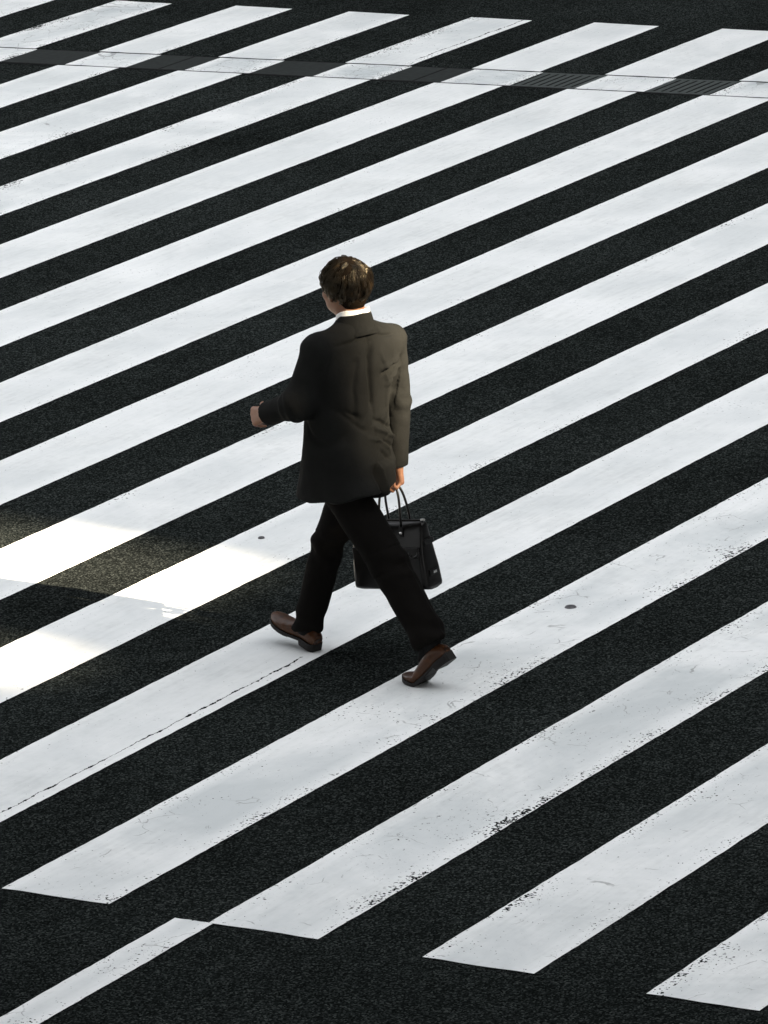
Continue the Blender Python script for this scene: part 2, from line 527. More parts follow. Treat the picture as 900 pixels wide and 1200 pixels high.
bm = bmesh.new(); skew_box(bm, -6, 22, -0.012, 0.467, -0.05, 0.0012)
tag(link_bm('drain_channel_ground', bm, M_SLOT), kind='structure')
dc = bpy.data.objects.new('drain_cover', None); COL.objects.link(dc); dc.location = (14.1, 11.0, 0)
tag(dc, 'row of dark concrete cover slabs laid across the far end of the stripes', 'drain cover')
for y in [9.02 + .6 * i for i in range(14)] + [6.50 - .6 * i for i in range(9)]:
    bm = bmesh.new()
    skew_box(bm, y + .006, y + .594, 0.012, 0.443, -0.04, 0.0030)
    o = link_bm('concrete_slab', bm, M_DRAIN, dc); o.location = (-14.1, -11.0, 0)
for gi, (ya, yb) in enumerate(((8.06, 9.00), (7.12, 8.04))):
    gr = bpy.data.objects.new('drain_grate', None); COL.objects.link(gr); c = (DR0((ya + yb) / 2) + .227, (ya + yb) / 2, 0); gr.location = c
    tag(gr, ('slotted iron drain grate left of its twin near the far stripe ends', 'slotted iron drain grate nearer the right picture edge beside a stripe end')[gi], 'drain grate', 'slotted grates in the drain')
    bm = bmesh.new(); skew_box(bm, ya, yb, 0.012, 0.045, -.04, .0034); skew_box(bm, ya, yb, 0.41, 0.443, -.04, .0034)
    o = link_bm('frame', bm, M_IRON, gr); o.location = tuple(-x for x in c)
    bm = bmesh.new(); y = ya + .01
    while y < yb - .02:
        skew_box(bm, y, y + .037, 0.045, 0.41, -.04, .0030); y += .055
    o = link_bm('grille_bars', bm, M_IRON, gr); o.location = tuple(-x for x in c)

# small metal survey discs set in the paint
for (x, y, r, lab) in ((4.075, 3.00, 0.026, 'small dark metal stud in the white stripe right of the walking man'), (4.55, 4.84, 0.016, 'tiny dark metal stud in the white stripe left of the walking man')):
    bm = bmesh.new()
    bmesh.ops.create_cone(bm, cap_ends=True, segments=24, radius1=r, radius2=r * .8, depth=0.006)
    bmesh.ops.translate(bm, verts=bm.verts, vec=(0, 0, 0.003))
    o = link_bm('road_stud', bm, M_STUD); o.location = (x, y, 0.0045)
    tag(o, lab, 'road stud', 'metal studs in the crossing')

# ------------------------------------------------------------------ the walking man (local frame: x forward, y to his left, z up)
ORG = (3.0366, 3.4111, 0.0042); HEAD = R(83)


def arr(*p): return [np.array(x, float) for x in p]


HC = np.array([-.012, .004, 1.600])                        # middle of the head
HY = R(-14); HP = R(4)                                     # turned a little to his right, tipped forward
Rz = np.array([[math.cos(HY), -math.sin(HY), 0], [math.sin(HY), math.cos(HY), 0], [0, 0, 1]])
Ry = np.array([[math.cos(HP), 0, math.sin(HP)], [0, 1, 0], [-math.sin(HP), 0, math.cos(HP)]])
HM = Rz @ Ry                                               # columns = head axes
hd = lambda *p: HC + HM @ np.array(p, float)
HR = HM.T

LSH, LEL, LWR = arr((.015, .172, 1.365), (.062, .250, 1.158), (.244, .224, 1.090))
RSH, REL, RWR = arr((-.085, -.192, 1.338), (-.066, -.238, 1.075), (-.040, -.244, .800))
RHIP, RKN, RAN = arr((.010, -.075, .88), (.198, -.068, .480), (.322, -.048, .10))
LHIP, LKN, LAN = arr((-.040, .105, .88), (-.245, .112, .500), (-.455, .122, .195))


def hand_prims(o, X, Y, Z, curl, thumb, s=1.0):
    """o wrist, X towards the fingers, Y towards the thumb side, Z out of the back of the hand; curl = three bend angles"""
    X, Y, Z = [np.array(v, float) / np.linalg.norm(v) for v in (X, Y, Z)]
    P = lambda x, y, z: o + s * (X * x + Y * y + Z * z)
    out = [cap(P(-.03, 0, 0), P(.01, 0, 0), .027, .026, .012, flat=(Z, .72))]
    bases = [(.092, .030), (.096, .010), (.092, -.011), (.084, -.030)]
    for bx, by in bases:
        out.append(cap(P(.012, by * .5, 0), P(bx, by, .002), .015, .0125, .012))
    lens = [(.042, .025, .021), (.046, .029, .022), (.043, .027, .021), (.034, .020, .019)]
    for i, ((bx, by), ls) in enumerate(zip(bases, lens)):
        a = 0.0; p = np.array([bx, by, .0]); r = .0095 - (.001 if i == 3 else 0)
        for j, l in enumerate(ls):
            a += curl[j] + (i * .05 if j == 0 else 0)
            q = p + l * np.array([math.cos(a), 0, -math.sin(a)]) + np.array([0, -.001 * i + .0015, 0])
            out.append(cap(P(*p), P(*q), r * s, (r - .0008) * s, .004)); p = q; r -= .0009
    t0 = np.array([.022, .026, -.006]); t1 = t0 + np.array([.030, .022, -.012]); 
    t2 = t1 + .032 * np.array(thumb) / np.linalg.norm(thumb); t3 = t2 + .024 * (np.array(thumb) / np.linalg.norm(thumb) + np.array([.1, -.5, -.3])) 
    out += [cap(P(*t0), P(*t1), .0145 * s, .0115 * s, .010), cap(P(*t1), P(*t2), .0112 * s, .0098 * s, .004), cap(P(*t2), P(*t3), .0098 * s, .008 * s, .004)]
    return out


def nrm(v): v = np.array(v, float); return v / np.linalg.norm(v)


# ---- body
body = []
body += [ell(hd(-.012, 0, .025), (.095, .075, .087), HR),
         ell(hd(.030, 0, -.040), (.060, .060, .072), HR, .03),
         ell(hd(.030, .030, -.070), (.048, .028, .034), HR, .025), ell(hd(.030, -.030, -.070), (.048, .028, .034), HR, .025),
         ell(hd(.066, 0, -.094), (.024, .026, .020), HR, .02),
         cap(hd(.076, -.034, .012), hd(.076, .034, .012), .014, .014, .015),
         ell(hd(.066, .042, -.030), (.024, .02, .02), HR, .02), ell(hd(.066, -.042, -.030), (.024, .02, .02), HR, .02),
         cap(hd(.086, 0, .004), hd(.107, 0, -.032), .008, .011, .012),
         cap(hd(.096, .010, -.036), hd(.096, -.010, -.036), .009, .009, .006),
         ell(hd(.087, 0, -.060), (.010, .022, .006), HR, .005), ell(hd(.085, 0, -.071), (.010, .019, .007), HR, .005)]
for s in (1, -1):
    body += [ell(hd(-.006, s * .080, -.012), (.019, .009, .031), HM.T, .008), cap(hd(.006, s * .076, -.035), hd(.000, s * .078, -.045), .008, .007, .006)]
body += [cap((-.045, 0, 1.42), hd(-.022, 0, -.055), .060, .055, .03)]
# trunk and limbs inside the clothes, one surface with the head and hands
body += [loft([(.84, -.015, .015, .135, .085, .10, 0), (.98, -.01, .01, .125, .085, .085, -5), (1.15, -.012, .005, .145, .10, .095, -10), (1.30, -.025, 0, .15, .095, .095, -16), (1.39, -.04, 0, .12, .06, .07, -17), (1.44, -.045, 0, .06, .05, .05, -17)], .03, n=2.1)]
for a, b, c, r in ((LSH, LEL, LWR, (.050, .038, .026)), (RSH, REL, RWR, (.050, .038, .026))):
    body += [cap(a, b, r[0], r[1], .04), cap(b, c, r[1], r[2], .01)]
for a, b, c in ((RHIP, RKN, RAN), (LHIP, LKN, LAN)):
    body += [cap(a + np.array([.01, -.15 * a[1], -.06]), b, .056, .046, .05), cap(b, c, .050, .034, .02)]
body += [cap(RAN, RAN + np.array([.035, 0, -.022]), .034, .024, .02), cap(LAN, LAN + np.array([.035, 0, -.085]), .034, .022, .02)]
fx = nrm(LWR - LEL)
lz = nrm(np.cross(np.cross(fx, [0.05, .93, .36]), fx)); ly = np.cross(lz, fx)
if ly[2] < 0: ly = -ly
LHAND = hand_prims(LWR + fx * .012, nrm(fx + np.array([.0, -.10, .06])), ly, lz, (.62, .95, .55), (.8, .1, -.6))
# right hand: fingers point down and close round the bag handles that run fore and aft
rx = nrm([.04, .05, -1.0]); rz_ = nrm([-.20, -1.0, -.05]); ry_ = nrm(np.cross(rz_, rx))
if ry_[0] < 0: ry_ = -ry_
RHAND = hand_prims(RWR + np.array([0, 0, .006]), rx, ry_, rz_, (.75, 1.35, .8), (.75, -.15, -.75), .95)
body += LHAND + RHAND
v, f = mesh_prims(body, .0042)
v = relax(v, f, 1, .4)
man = link('person', v, f, M_SKIN)
man.location = ORG; man.rotation_euler = (0, 0, HEAD)
tag(man, 'man in dark suit striding over the zebra crossing, seen from behind, left arm swung forward', 'person')
for s in (1, -1):
    bm = bmesh.new(); bmesh.ops.create_uvsphere(bm, u_segments=16, v_segments=10, radius=.0118)
    bmesh.ops.translate(bm, verts=bm.verts, vec=hd(.0745, s * .031, -.006))
    link_bm('eye', bm, M_EYE, man, True)


# ---- hair: a close cap under many thin locks that fall from the crown
def ellpt(d, off):
    r = np.array([.097, .077, .089]) + off
    return np.array([-.012, 0, .025]) + d * r


hair = [ell(hd(-.014, 0, .028), (.1025, .083, .096), HR, cuts=[(hd(0, 0, -.012), HM @ np.array([.62, 0, -1.0])), (hd(.070, 0, .06), HM @ np.array([1.0, 0, -.25]))]),
        ell(hd(-.046, 0, -.036), (.051, .060, .064), HR, .03, cuts=[(hd(-.028, 0, 0), HM @ np.array([1.0, 0, 0]))]),
        cap(hd(.016, .074, .02), hd(.012, .073, -.022), .011, .006, .012), cap(hd(.016, -.074, .02), hd(.012, -.073, -.022), .011, .006, .012)]
hv, hf = mesh_prims(hair, .004)
hv = hv + vert_normals(hv, hf) * (vnoise(hv, 55) * .003)[:, None]
HT = [np.zeros(len(hv))]; HV = [hv]; HF = [[tuple(q) for q in hf]]; nv = len(hv)
crown = nrm([-.50, .12, .86])
locks = 0
rng = np.random.default_rng(5)
while locks < 430:
    d = nrm(rng.normal(size=3))
    az = math.degrees(math.atan2(abs(d[1]), -d[0]))           # 0 at the back, 180 at the front
    zmin = np.interp(az, [0, 45, 75, 95, 115, 140, 180], [-.86, -.80, -.50, -.22, .05, .42, .55])
    if d[2] < zmin: continue
    locks += 1
    seed = rng.random() * 100
    L = rng.uniform(.045, .078) * (1.0 if d[2] > -.25 else .6)
    base_off = rng.uniform(.003, .019 if d[2] < .6 else .009)
    if d[2] > .7: L = min(L, .052)
    amp = rng.uniform(.05, .26); fr = rng.uniform(5, 9); ph = rng.random() * 6.28
    nseg = 9; ns = 17
    g = []; dd = d.copy(); pdir = None
    for i in range(nseg + 1):
        t = i / nseg
        g.append((ellpt(dd, base_off + .006 * math.sin(t * 2.6) - .004 * t), dd.copy()))
        fl = dd - crown; fl = fl - dd * (fl @ dd)
        if np.linalg.norm(fl) < .15: fl = fl + .4 * nrm(np.cross(dd, [0.3, 1, .2]))
        fl = nrm(fl)
        down = np.array([0, 0, -1.0]); down = down - dd * (down @ dd)
        if dd[0] < .3: fl = nrm(fl + .55 * down)
        side = np.cross(dd, fl)
        fl = nrm(fl + side * (amp * math.sin(fr * t + ph) + .22 * float(vnoise([dd * 1.0], 4.2)[0])))
        dd = nrm(dd + fl * (L / nseg) / .087)
    tint = float(np.clip(rng.normal(-.22, .42), 0, 1)); nw = rng.uniform(.0008, .0030) * (1 if d[2] < .75 else .3); nf = rng.uniform(5, 9); np_ = rng.random() * 6.28
    for s in range(ns):
        j = rng.normal(size=3) * .0036; jl = rng.uniform(.72, 1.08); jo = abs(rng.normal()) * .0025
        P = []
        for i in range(nseg + 1):
            t = i / nseg
            p, n = g[i]
            jj = j - n * (j @ n)
            P.append(p + jj * (1.05 - .75 * t) + n * (jo * (1 - t * .6) + nw * math.sin(nf * t + np_)))
        P = np.array(P)
        n0 = len(P); k = max(4, int(n0 * jl)); P = P[:k]
        P = np.array([hd(*p) for p in P])
        T = np.gradient(P, axis=0); T /= np.linalg.norm(T, axis=1)[:, None] + 1e-9
        U = np.cross(T, [.3, .5, .8]); U /= np.linalg.norm(U, axis=1)[:, None] + 1e-9; W_ = np.cross(T, U)
        rr = np.linspace(.00135, .00035, k)[:, None]
        ring = [P + rr * (U * math.cos(a) + W_ * math.sin(a)) for a in (0, 2.094, 4.189)]
        V = np.stack(ring, 1).reshape(-1, 3)
        F = []
        for i in range(k - 1):
            for a in range(3):
                b = (a + 1) % 3
                F.append((nv + i*3 + a, nv + i*3 + b, nv + i*3 + 3 + b, nv + i*3 + 3 + a))
        HV.append(V); HF.append(F); nv += len(V); HT.append(np.full(len(V), tint * rng.uniform(.5, 1.1)))
ho = link('hair', np.concatenate(HV), [q for F in HF for q in F], M_HAIR, man)
ho.data.materials.append(M_ROOT); ho.data.polygons.foreach_set('material_index', [1] * len(hf) + [0] * (len(ho.data.polygons) - len(hf)))
ta_ = ho.data.attributes.new('tint', 'FLOAT', 'POINT'); ta_.data.foreach_set('value', np.concatenate(HT))

# ---- shirt: a body under the jacket with a standing collar and cuffs
def collar_ring(prof, a, b, c, zdip, mat_, name, parent, phi=180, seg=72, yaw=-17):
    """prof: (radius offset, z) pairs swept round the neck; zdip(angle from the back) lowers the front"""
    V, F = [], []
    n = len(prof); ph = [(-phi + 2 * phi * i / seg) for i in range(seg + 1)]
    yw = R(yaw)
    for q in ph:
        t = R(q)
        for (ro, z) in prof:
            x = -(b + ro) * math.cos(t); y = (a + ro) * math.sin(t)
            V.append((c[0] + x * math.cos(yw) - y * math.sin(yw), c[1] + x * math.sin(yw) + y * math.cos(yw), z + zdip(abs(q), ro)))
    for i in range(seg):
        for j in range(n - 1):
            F.append((i * n + j, i * n + j + 1, (i + 1) * n + j + 1, (i + 1) * n + j))
    return link(name, V, F, mat_, parent)


shirt_prims = [loft([(1.34, -.035, 0, .11, .07, .08, -17), (1.40, -.043, 0, .085, .06, .068, -17), (1.44, -.046, 0, .066, .062, .060, -17), (1.475, -.044, 0, .061, .060, .058, -17)], n=2.1)]
sv, sf = mesh_prims(shirt_prims, .005)
shirt = link('shirt', sv, sf, M_SHIRT, man)
for a, b, r in ((LEL, LWR, .034), (REL, RWR, .034)):
    u = nrm(b - a)
    cv_, cf_ = mesh_prims([cap(b - u * .06, b, r, r * .97, cuts=[(b + u * .008, u)])], .005)
    link('shirt_cuff', cv_, cf_, M_SHIRT, shirt)
dipf = lambda q, ro: -.055 * max(0, (q - 55) / 125) ** 1.2 * (1 if q < 175 else 1)
collar_ring([(-.003, 1.455), (.000, 1.500), (.001, 1.514), (.004, 1.517), (.0075, 1.512), (.013, 1.470), (.016, 1.45)], .0615, .060, (-.042, 0, 0), dipf, M_SHIRT, 'shirt_collar', shirt)

# ---- jacket
jk = [loft([(.700, .022, .028, .222, .190, .172, 4), (.80, .012, .022, .212, .178, .162, 4), (.92, .004, .014, .200, .165, .150, 1), (1.03, .000, .012, .192, .150, .142, -4),
            (1.14, -.006, .008, .190, .140, .138, -9), (1.25, -.018, .002, .196, .128, .132, -14), (1.33, -.030, -.004, .192, .108, .120, -17), (1.395, -.042, -.006, .160, .080, .096, -17),
            (1.440, -.048, -.003, .105, .066, .075, -17), (1.470, -.046, 0, .075, .062, .064, -17), (1.485, -.045, 0, .068, .060, .061, -17)], zlo=.742, n=2.35)]
thd = nrm(LKN - LHIP)
jk.append(cap((-.030, .075, .93), LHIP + thd * .17 + np.array([.004, 0, 0]), .088, .098, .07, cuts=[((0, 0, .742), (0, 0, -1.0))]))
# shoulders
for sh, s in ((LSH, 1), (RSH, -1)):
    jk.append(cap((-.052 - .004 * s, .055 * s, 1.410), sh + np.array([-.002, .004 * s, .014]), .042, .055, .045))
u = nrm(LWR - LEL)
jk += [cap(LSH, LEL, .067, .061, .03), cap(LEL, LWR + u * .04, .062, .048, .055, cuts=[(LWR + u * .010, u)])]
u = nrm(RWR - REL)
jk += [cap(RSH, REL, .062, .054, .022), cap(REL, RWR + u * .03, .054, .046, .010, cuts=[(RWR + u * .004, u)])]
jv, jf = mesh_prims(jk, .0048)
jv = relax(jv, jf, 2, .5)
jn = vert_normals(jv, jf)


def arm_frame(P, a, b):
    ab = b - a; t = ((P - a) @ ab) / (ab @ ab); d = np.linalg.norm(P - a - np.clip(t, 0, 1)[:, None] * ab, axis=1)
    return t, d


disp = np.zeros(len(jv))
tl1, dl1 = arm_frame(jv, LSH, LEL); tl2, dl2 = arm_frame(jv, LEL, LWR); tr1, dr1 = arm_frame(jv, RSH, REL); tr2, dr2 = arm_frame(jv, REL, RWR)
on_arm = (np.minimum(dl1, dl2) < .078) & (jv[:, 1] > .16) | (np.minimum(dr1, dr2) < .075) & (jv[:, 1] < -.185)
# soft drape, stretched down the body
Q = jv.copy(); Q[:, 2] *= .30
body_w = np.where(on_arm, .25, 1.0)
disp += body_w * (.0095 * vnoise(Q, 9) + .0050 * vnoise(Q, 20)) + .0018 * vnoise(jv, 28)
# diagonal pulls across the back
ang = R(32)
Q2 = np.stack([jv[:, 0], jv[:, 1] * math.cos(ang) + jv[:, 2] * math.sin(ang), (-jv[:, 1] * math.sin(ang) + jv[:, 2] * math.cos(ang)) * .28], 1)
disp += body_w * .0085 * vnoise(Q2 + 3, 14) * np.exp(-((jv[:, 2] - 1.0) / .17) ** 2)
# sharp pulled creases: valleys along the zero lines of a stretched noise, at the waist and under the arms
cn_ = vnoise(Q2 + 9, 8.5); cm_ = np.exp(-((jv[:, 2] - .98) / .13) ** 2) + .8 * np.exp(-((jv[:, 2] - 1.23) / .07) ** 2) * (np.abs(jv[:, 1]) > .07)
disp -= body_w * .0105 * np.exp(-(cn_ / .085) ** 2) * np.clip(cm_, 0, 1) * np.clip(.5 + 1.6 * vnoise(jv + 2, 11), 0, 1)
cn_ = vnoise(Q2 * np.array([1, -1, 1]) + 4, 12)
disp -= body_w * .0060 * np.exp(-(cn_ / .08) ** 2) * np.clip(cm_, 0, 1) * np.clip(.4 + 1.8 * vnoise(jv + 7, 13), 0, 1)
# sleeve creases: rings that gather at the elbows
for t, d, a, b, side in ((tl1, dl1, LSH, LEL, 1), (tl2, dl2, LEL, LWR, 1), (tr1, dr1, RSH, REL, -1), (tr2, dr2, REL, RWR, -1)):
    w = (.2 if side < 0 else .42) * np.exp(-((d - .06) / .03) ** 2) * on_arm * ((t > -.1) & (t < 1.1))
    near = np.exp(-((t - (1 if (a is LSH or a is RSH) else 0)) / .35) ** 2)
    ax = nrm(b - a)
    sw = 3.0 * vnoise(jv, 8)
    disp += w * (.0010 + .0050 * near) * np.sin(t * 13 + sw * 1.6 + jv[:, 0] * 55 + jv[:, 2] * 25)
# creases and seams drawn on the back: (points, depth, half width), negative = valley
folds = [
    ([(-.165, -.02, 1.245), (-.150, -.10, 1.255), (-.115, -.175, 1.275)], -.010, .011), ([(-.165, -.02, 1.268), (-.150, -.10, 1.278), (-.115, -.175, 1.298)], .007, .014),
    ([(-.160, -.05, 1.195), (-.140, -.12, 1.215), (-.105, -.19, 1.245)], .006, .013),
    ([(-.155, .02, 1.38), (-.165, .045, 1.27), (-.150, .03, 1.10)], -.008, .020),
    ([(-.150, .09, 1.34), (-.130, .12, 1.20), (-.120, .12, 1.05)], -.006, .022),
    ([(-.150, -.03, 1.33), (-.155, -.06, 1.20), (-.150, -.055, 1.08)], .005, .014), ([(-.150, -.10, 1.22), (-.140, -.11, 1.10), (-.130, -.12, 1.02)], -.006, .012),
    ([(-.150, .05, .99), (-.150, -.02, .96), (-.140, -.08, .90)], .005, .012), ([(-.16, .0, .93), (-.15, -.08, .86)], -.005, .010),
    ([(-.140, -.01, 1.415), (-.145, -.07, 1.395), (-.125, -.15, 1.388)], -.005, .012), ([(-.130, .03, 1.42), (-.12, .10, 1.395), (-.08, .16, 1.39)], -.004, .012),
    ([(-.150, .02, 1.06), (-.145, -.06, 1.02), (-.125, -.14, .99)], -.007, .013), ([(-.150, .02, 1.03), (-.150, -.06, .985), (-.125, -.14, .95)], .006, .014),
    ([(-.150, -.01, .97), (-.150, -.07, .94), (-.125, -.15, .90)], -.006, .014), ([(-.140, .10, 1.08), (-.130, .16, 1.12)], -.006, .014),
    ([(-.145, .06, 1.02), (-.125, .13, 1.06), (-.09, .18, 1.13)], -.005, .015)]
def back_coords(P):
    yw = np.radians(np.interp(P[:, 2], [.7, .92, 1.03, 1.14, 1.25, 1.33], [4, 1, -4, -9, -14, -17]))
    cF = np.interp(P[:, 2], [.7, 1.0, 1.25, 1.4], [.02, .0, -.018, -.042]); cL = np.interp(P[:, 2], [.7, 1.0, 1.25, 1.4], [.028, .012, .002, -.006])
    return (P[:, 0] - cF) * np.cos(yw) + (P[:, 1] - cL) * np.sin(yw), -(P[:, 0] - cF) * np.sin(yw) + (P[:, 1] - cL) * np.cos(yw)


bx, by = back_coords(jv)
flat2 = np.stack([0 * by, by + .004 * vnoise(jv, 25), jv[:, 2] + .005 * vnoise(jv + 5, 25)], 1)
for pts, amp, sg in folds:
    P = np.array(pts, float); _, py_ = back_coords(P); P2 = np.stack([0 * py_, py_, P[:, 2]], 1)
    dd = seg_dist(flat2, P2)
    ends = np.minimum(np.linalg.norm(flat2 - P2[0], axis=1), np.linalg.norm(flat2 - P2[-1], axis=1))
    fade = np.clip(.35 + ends / .05, .35, 1)
    disp += np.where(on_arm | (bx > -.02), 0, 2.0) * amp * fade * (np.exp(-(dd / (sg * .62)) ** 2) + .35 * np.exp(-(dd / (sg * 1.6)) ** 2))
hz = jn * np.array([1, 1, 0])          # near the hem the cloth only moves sideways, so the edge stays an edge
jd = np.where((jv[:, 2] < .80)[:, None], hz, jn)
jv = jv + jd * disp[:, None]
# centre seam and the vent at the back: the right flap lies over the left one
bx, by = back_coords(jv)
back = (bx < -.03) & ~on_arm
vz0 = np.clip((1.0 - jv[:, 2]) / .2, 0, 1)
seam = np.where(back, -.0050 * np.exp(-((by - .004 * vz0) / .0055) ** 2), 0)
vz = np.clip((.885 - jv[:, 2]) / .03, 0, 1)
step = np.where(back, vz * (.022 * np.clip(-(by - .020) / .007, 0, 1) * np.exp(-np.maximum(-by - .02, 0) / .12) - .020 * np.exp(-((by - .042) / .030) ** 2) * (by > .018) - .018 * np.exp(-((by - .027) / .006) ** 2)), 0)
jv = jv + jd * (seam + step)[:, None]
# hem hangs lower at the sides, never straight
low = jv[:, 2] < .772
jv[:, 2] -= np.where(low & ~on_arm, (.772 - jv[:, 2]) / .030 * (.007 * vnoise(jv * np.array([1, 1, 0]), 7) + np.where(back & (by < .02), .008, 0)), 0)
jv[:, 2] += np.where(~on_arm, .030 * np.clip(-jv[:, 0] / .18, -.25, 1) * np.clip((.83 - jv[:, 2]) / .09, 0, 1), 0)
jacket = link('jacket', jv, jf, M_SUIT, man)
dipj = lambda q, ro: -.012 * min(1, q / 90) - .11 * max(0, (q - 80) / 100) ** 1.3
collar_ring([(-.006, 1.440), (-.001, 1.496), (.002, 1.5025), (.006, 1.503), (.010, 1.496), (.018, 1.462), (.029, 1.440), (.040, 1.424), (.039, 1.419)], .066, .064, (-.044, 0, 0), dipj, M_SUIT, 'jacket_collar', jacket, phi=128)

# ---- trousers
tp = [loft([(.78, -.012, .015, .150, .115, .125, 4), (.86, -.002, .015, .150, .105, .110, 4), (.94, -.002, .012, .13, .09, .09, 0)], n=2.2)]
tp += [cap(RHIP + np.array([.02, .022, -.09]), RKN, .078, .069, .03), cap(RKN, RAN + nrm(RAN - RKN) * .03, .069, .060, .012, cuts=[(RAN + np.array([0, 0, -.012]), nrm(RAN - RKN) + np.array([-.25, 0, 0]))])]
tp += [cap(LHIP + np.array([.005, 0, -.11]), LKN, .092, .081, .03), cap(LKN, LAN + nrm(LAN - LKN) * .03, .079, .073, .012, cuts=[(LAN + np.array([0, 0, -.014]), nrm(LAN - LKN) + np.array([.10, 0, 0]))])]
tv, tf = mesh_prims(tp, .005)
tv = relax(tv, tf, 2, .5)
tn = vert_normals(tv, tf)
dz = .003 * vnoise(tv * np.array([1, 1, .4]), 14)
for a, b, c in ((RHIP, RKN, RAN), (LHIP, LKN, LAN)):
    t1, d1 = arm_frame(tv, a, b); t2, d2 = arm_frame(tv, b, c)
    w2 = (d2 < .11) * ((t2 > -.1) & (t2 < 1.2)); w1 = (d1 < .13) * ((t1 > -.1) & (t1 < 1.1))
    sw = 2.5 * vnoise(tv, 7)
    dz += w2 * (.0040 * np.exp(-(t2 / .3) ** 2) + .0070 * np.exp(-((t2 - 1) / .22) ** 2)) * np.sin(t2 * 17 + 1.6 * sw + tv[:, 1] * 30)
    dz += w1 * (.0036 * np.exp(-((t1 - 1) / .25) ** 2) + .007 * np.exp(-(t1 / .35) ** 2)) * np.sin(t1 * 13 + 1.6 * sw + 1 + tv[:, 1] * 35)
    # pressed crease front and back
    side = np.abs(tv[:, 1] - (b[1] + (c[1] - b[1]) * np.clip(t2, 0, 1)))
    dz += w2 * .006 * np.exp(-(side / .012) ** 2) * (t2 > .05)
tv = tv + tn * dz[:, None]
link('trousers', tv, tf, M_TROU, man)
for kn, an, toe in ((RKN, RAN, RAN + np.array([.038, -.006, -.020])), (LKN, LAN, LAN + np.array([.038, 0, -.086]))):
    kv, kf = mesh_prims([cap(an + (kn - an) * .30, an, .046, .041, .02), cap(an, toe, .040, .026, .02)], .006)
    link('sock', kv, kf, M_SOCK, man)


# ---- shoes
def make_shoe(place, bend):
    """shoe lies along +x from heel (0) to toe (.298); bend lifts the heel about the ball of the foot"""
    st = [(-.004, .020, .058, .034), (.004, .029, .074, .030), (.020, .034, .086, .028), (.045, .0355, .096, .028), (.075, .0355, .098, .026), (.105, .036, .090, .020), (.135, .039, .076, .015), (.165, .0435, .064, .013),
          (.195, .047, .056, .012), (.222, .047, .050, .012), (.248, .043, .045, .013), (.270, .035, .039, .015), (.286, .024, .033, .017), (.296, .010, .026, .020)]
    S = np.array(st); xs = np.linspace(S[0, 0], S[-1, 0], 44)
    ip = lambda c, x: np.interp(x, S[:, 0], S[:, c])
    cy = lambda x: .006 * math.sin(max(0, min(1, (x - .08) / .2)) * math.pi)          # slight curve of the last

    def warp(p):
        x, y, z = p
        z += .010 * max(0, (x - .23) / .068) ** 2 * .8
        if bend:
            piv = .205; w = min(1, max(0, (piv + .03 - x) / .06)); w = w * w * (3 - 2 * w); a = bend * w
            dx, dz_ = x - piv, z
            x, z = piv + dx * math.cos(a) + dz_ * math.sin(a), -dx * math.sin(a) + dz_ * math.cos(a)
            if w < 1: z += .006 * w * (1 - w)
        return place((x, y, z))
    n = 22; V = []; F = []
    for x in xs:
        w, h, zb = ip(1, x), ip(2, x), ip(3, x)
        for i in range(n):
            t = 2 * math.pi * i / n; c, s = math.cos(t), math.sin(t)
            ex = .55 if s < 0 else .82
            wr = w * (1 + .02 * math.sin(9 * x * 20) * (1 if .14 < x < .2 and s > 0 else 0))
            y = wr * math.copysign(abs(c) ** ex, c) * (1 - .28 * max(0, s) ** 1.5)
            z = zb + (h - zb) * (.5 + .5 * math.copysign(abs(s) ** (.75 if s > 0 else .4), s))
            V.append(warp((x, y + cy(x), z)))
    m = len(xs)
    for i in range(m - 1):
        for j in range(n):
            k = (j + 1) % n
            F.append((i * n + j, i * n + k, (i + 1) * n + k, (i + 1) * n + j))
    F.append(tuple(range(n))); F.append(tuple((m - 1) * n + j for j in range(n))[::-1])
    shoe = link('shoe', V, F, M_SHOE, man)
    V, F = [], []
    for x in xs:
        w = ip(1, x) + .0035; zt = ip(3, x) + .004
        zb = 0.0 if x < .076 else (np.interp(x, [.076, .082, .13, .165, .3], [0, .014, .006, .0, .0]))
        for (yy, zz) in ((-w, zt), (-w, max(zb, zt - .012) if x > .076 else zb), (w, max(zb, zt - .012) if x > .076 else zb), (w, zt)):
            V.append(warp((x, yy * .985 + cy(x), zz if x < .14 else (zz if zz == zt else zb))))
    for i in range(m - 1):
        for j in range(4):
            k = (j + 1) % 4
            F.append((i*4 + j, (i+1)*4 + j, (i+1)*4 + k, i*4 + k))
    F.append((0, 1, 2, 3)); F.append(tuple((m - 1) * 4 + j for j in (3, 2, 1, 0)))
    link('sole', V, F, M_SOLE, shoe, smooth=False)
    # welt and lace line as raised strips
    V, F = [], []
    for i, x in enumerate((.100, .112, .124, .136)):
        w, h = ip(1, x) * .46, ip(2, x)
        for (xx, yy, zz) in ((x - .003, -w, h - .006), (x + .003, -w, h - .007), (x - .003, 0, h + .0015), (x + .003, 0, h + .001), (x - .003, w, h - .006), (x + .003, w, h - .007)):
            V.append(warp((xx, yy + cy(x), zz)))
        b = i * 6
        F += [(b, b+1, b+3, b+2), (b+2, b+3, b+5, b+4)]
    link('laces', V, F, M_SOLE, shoe)
    return shoe


def placer(o, yaw, pitch):
    cy_, sy_ = math.cos(yaw), math.sin(yaw); cp, sp = math.cos(pitch), math.sin(pitch)
    def f(p):
        x, y, z = p
        x, z = x * cp - z * sp, x * sp + z * cp
        return (o[0] + x * cy_ - y * sy_, o[1] + x * sy_ + y * cy_, o[2] + z)
    return f


make_shoe(placer((.278, -.043, .001), R(-13), R(17)), 0)
make_shoe(placer((-.606, .118, .001), R(1), 0), R(38))

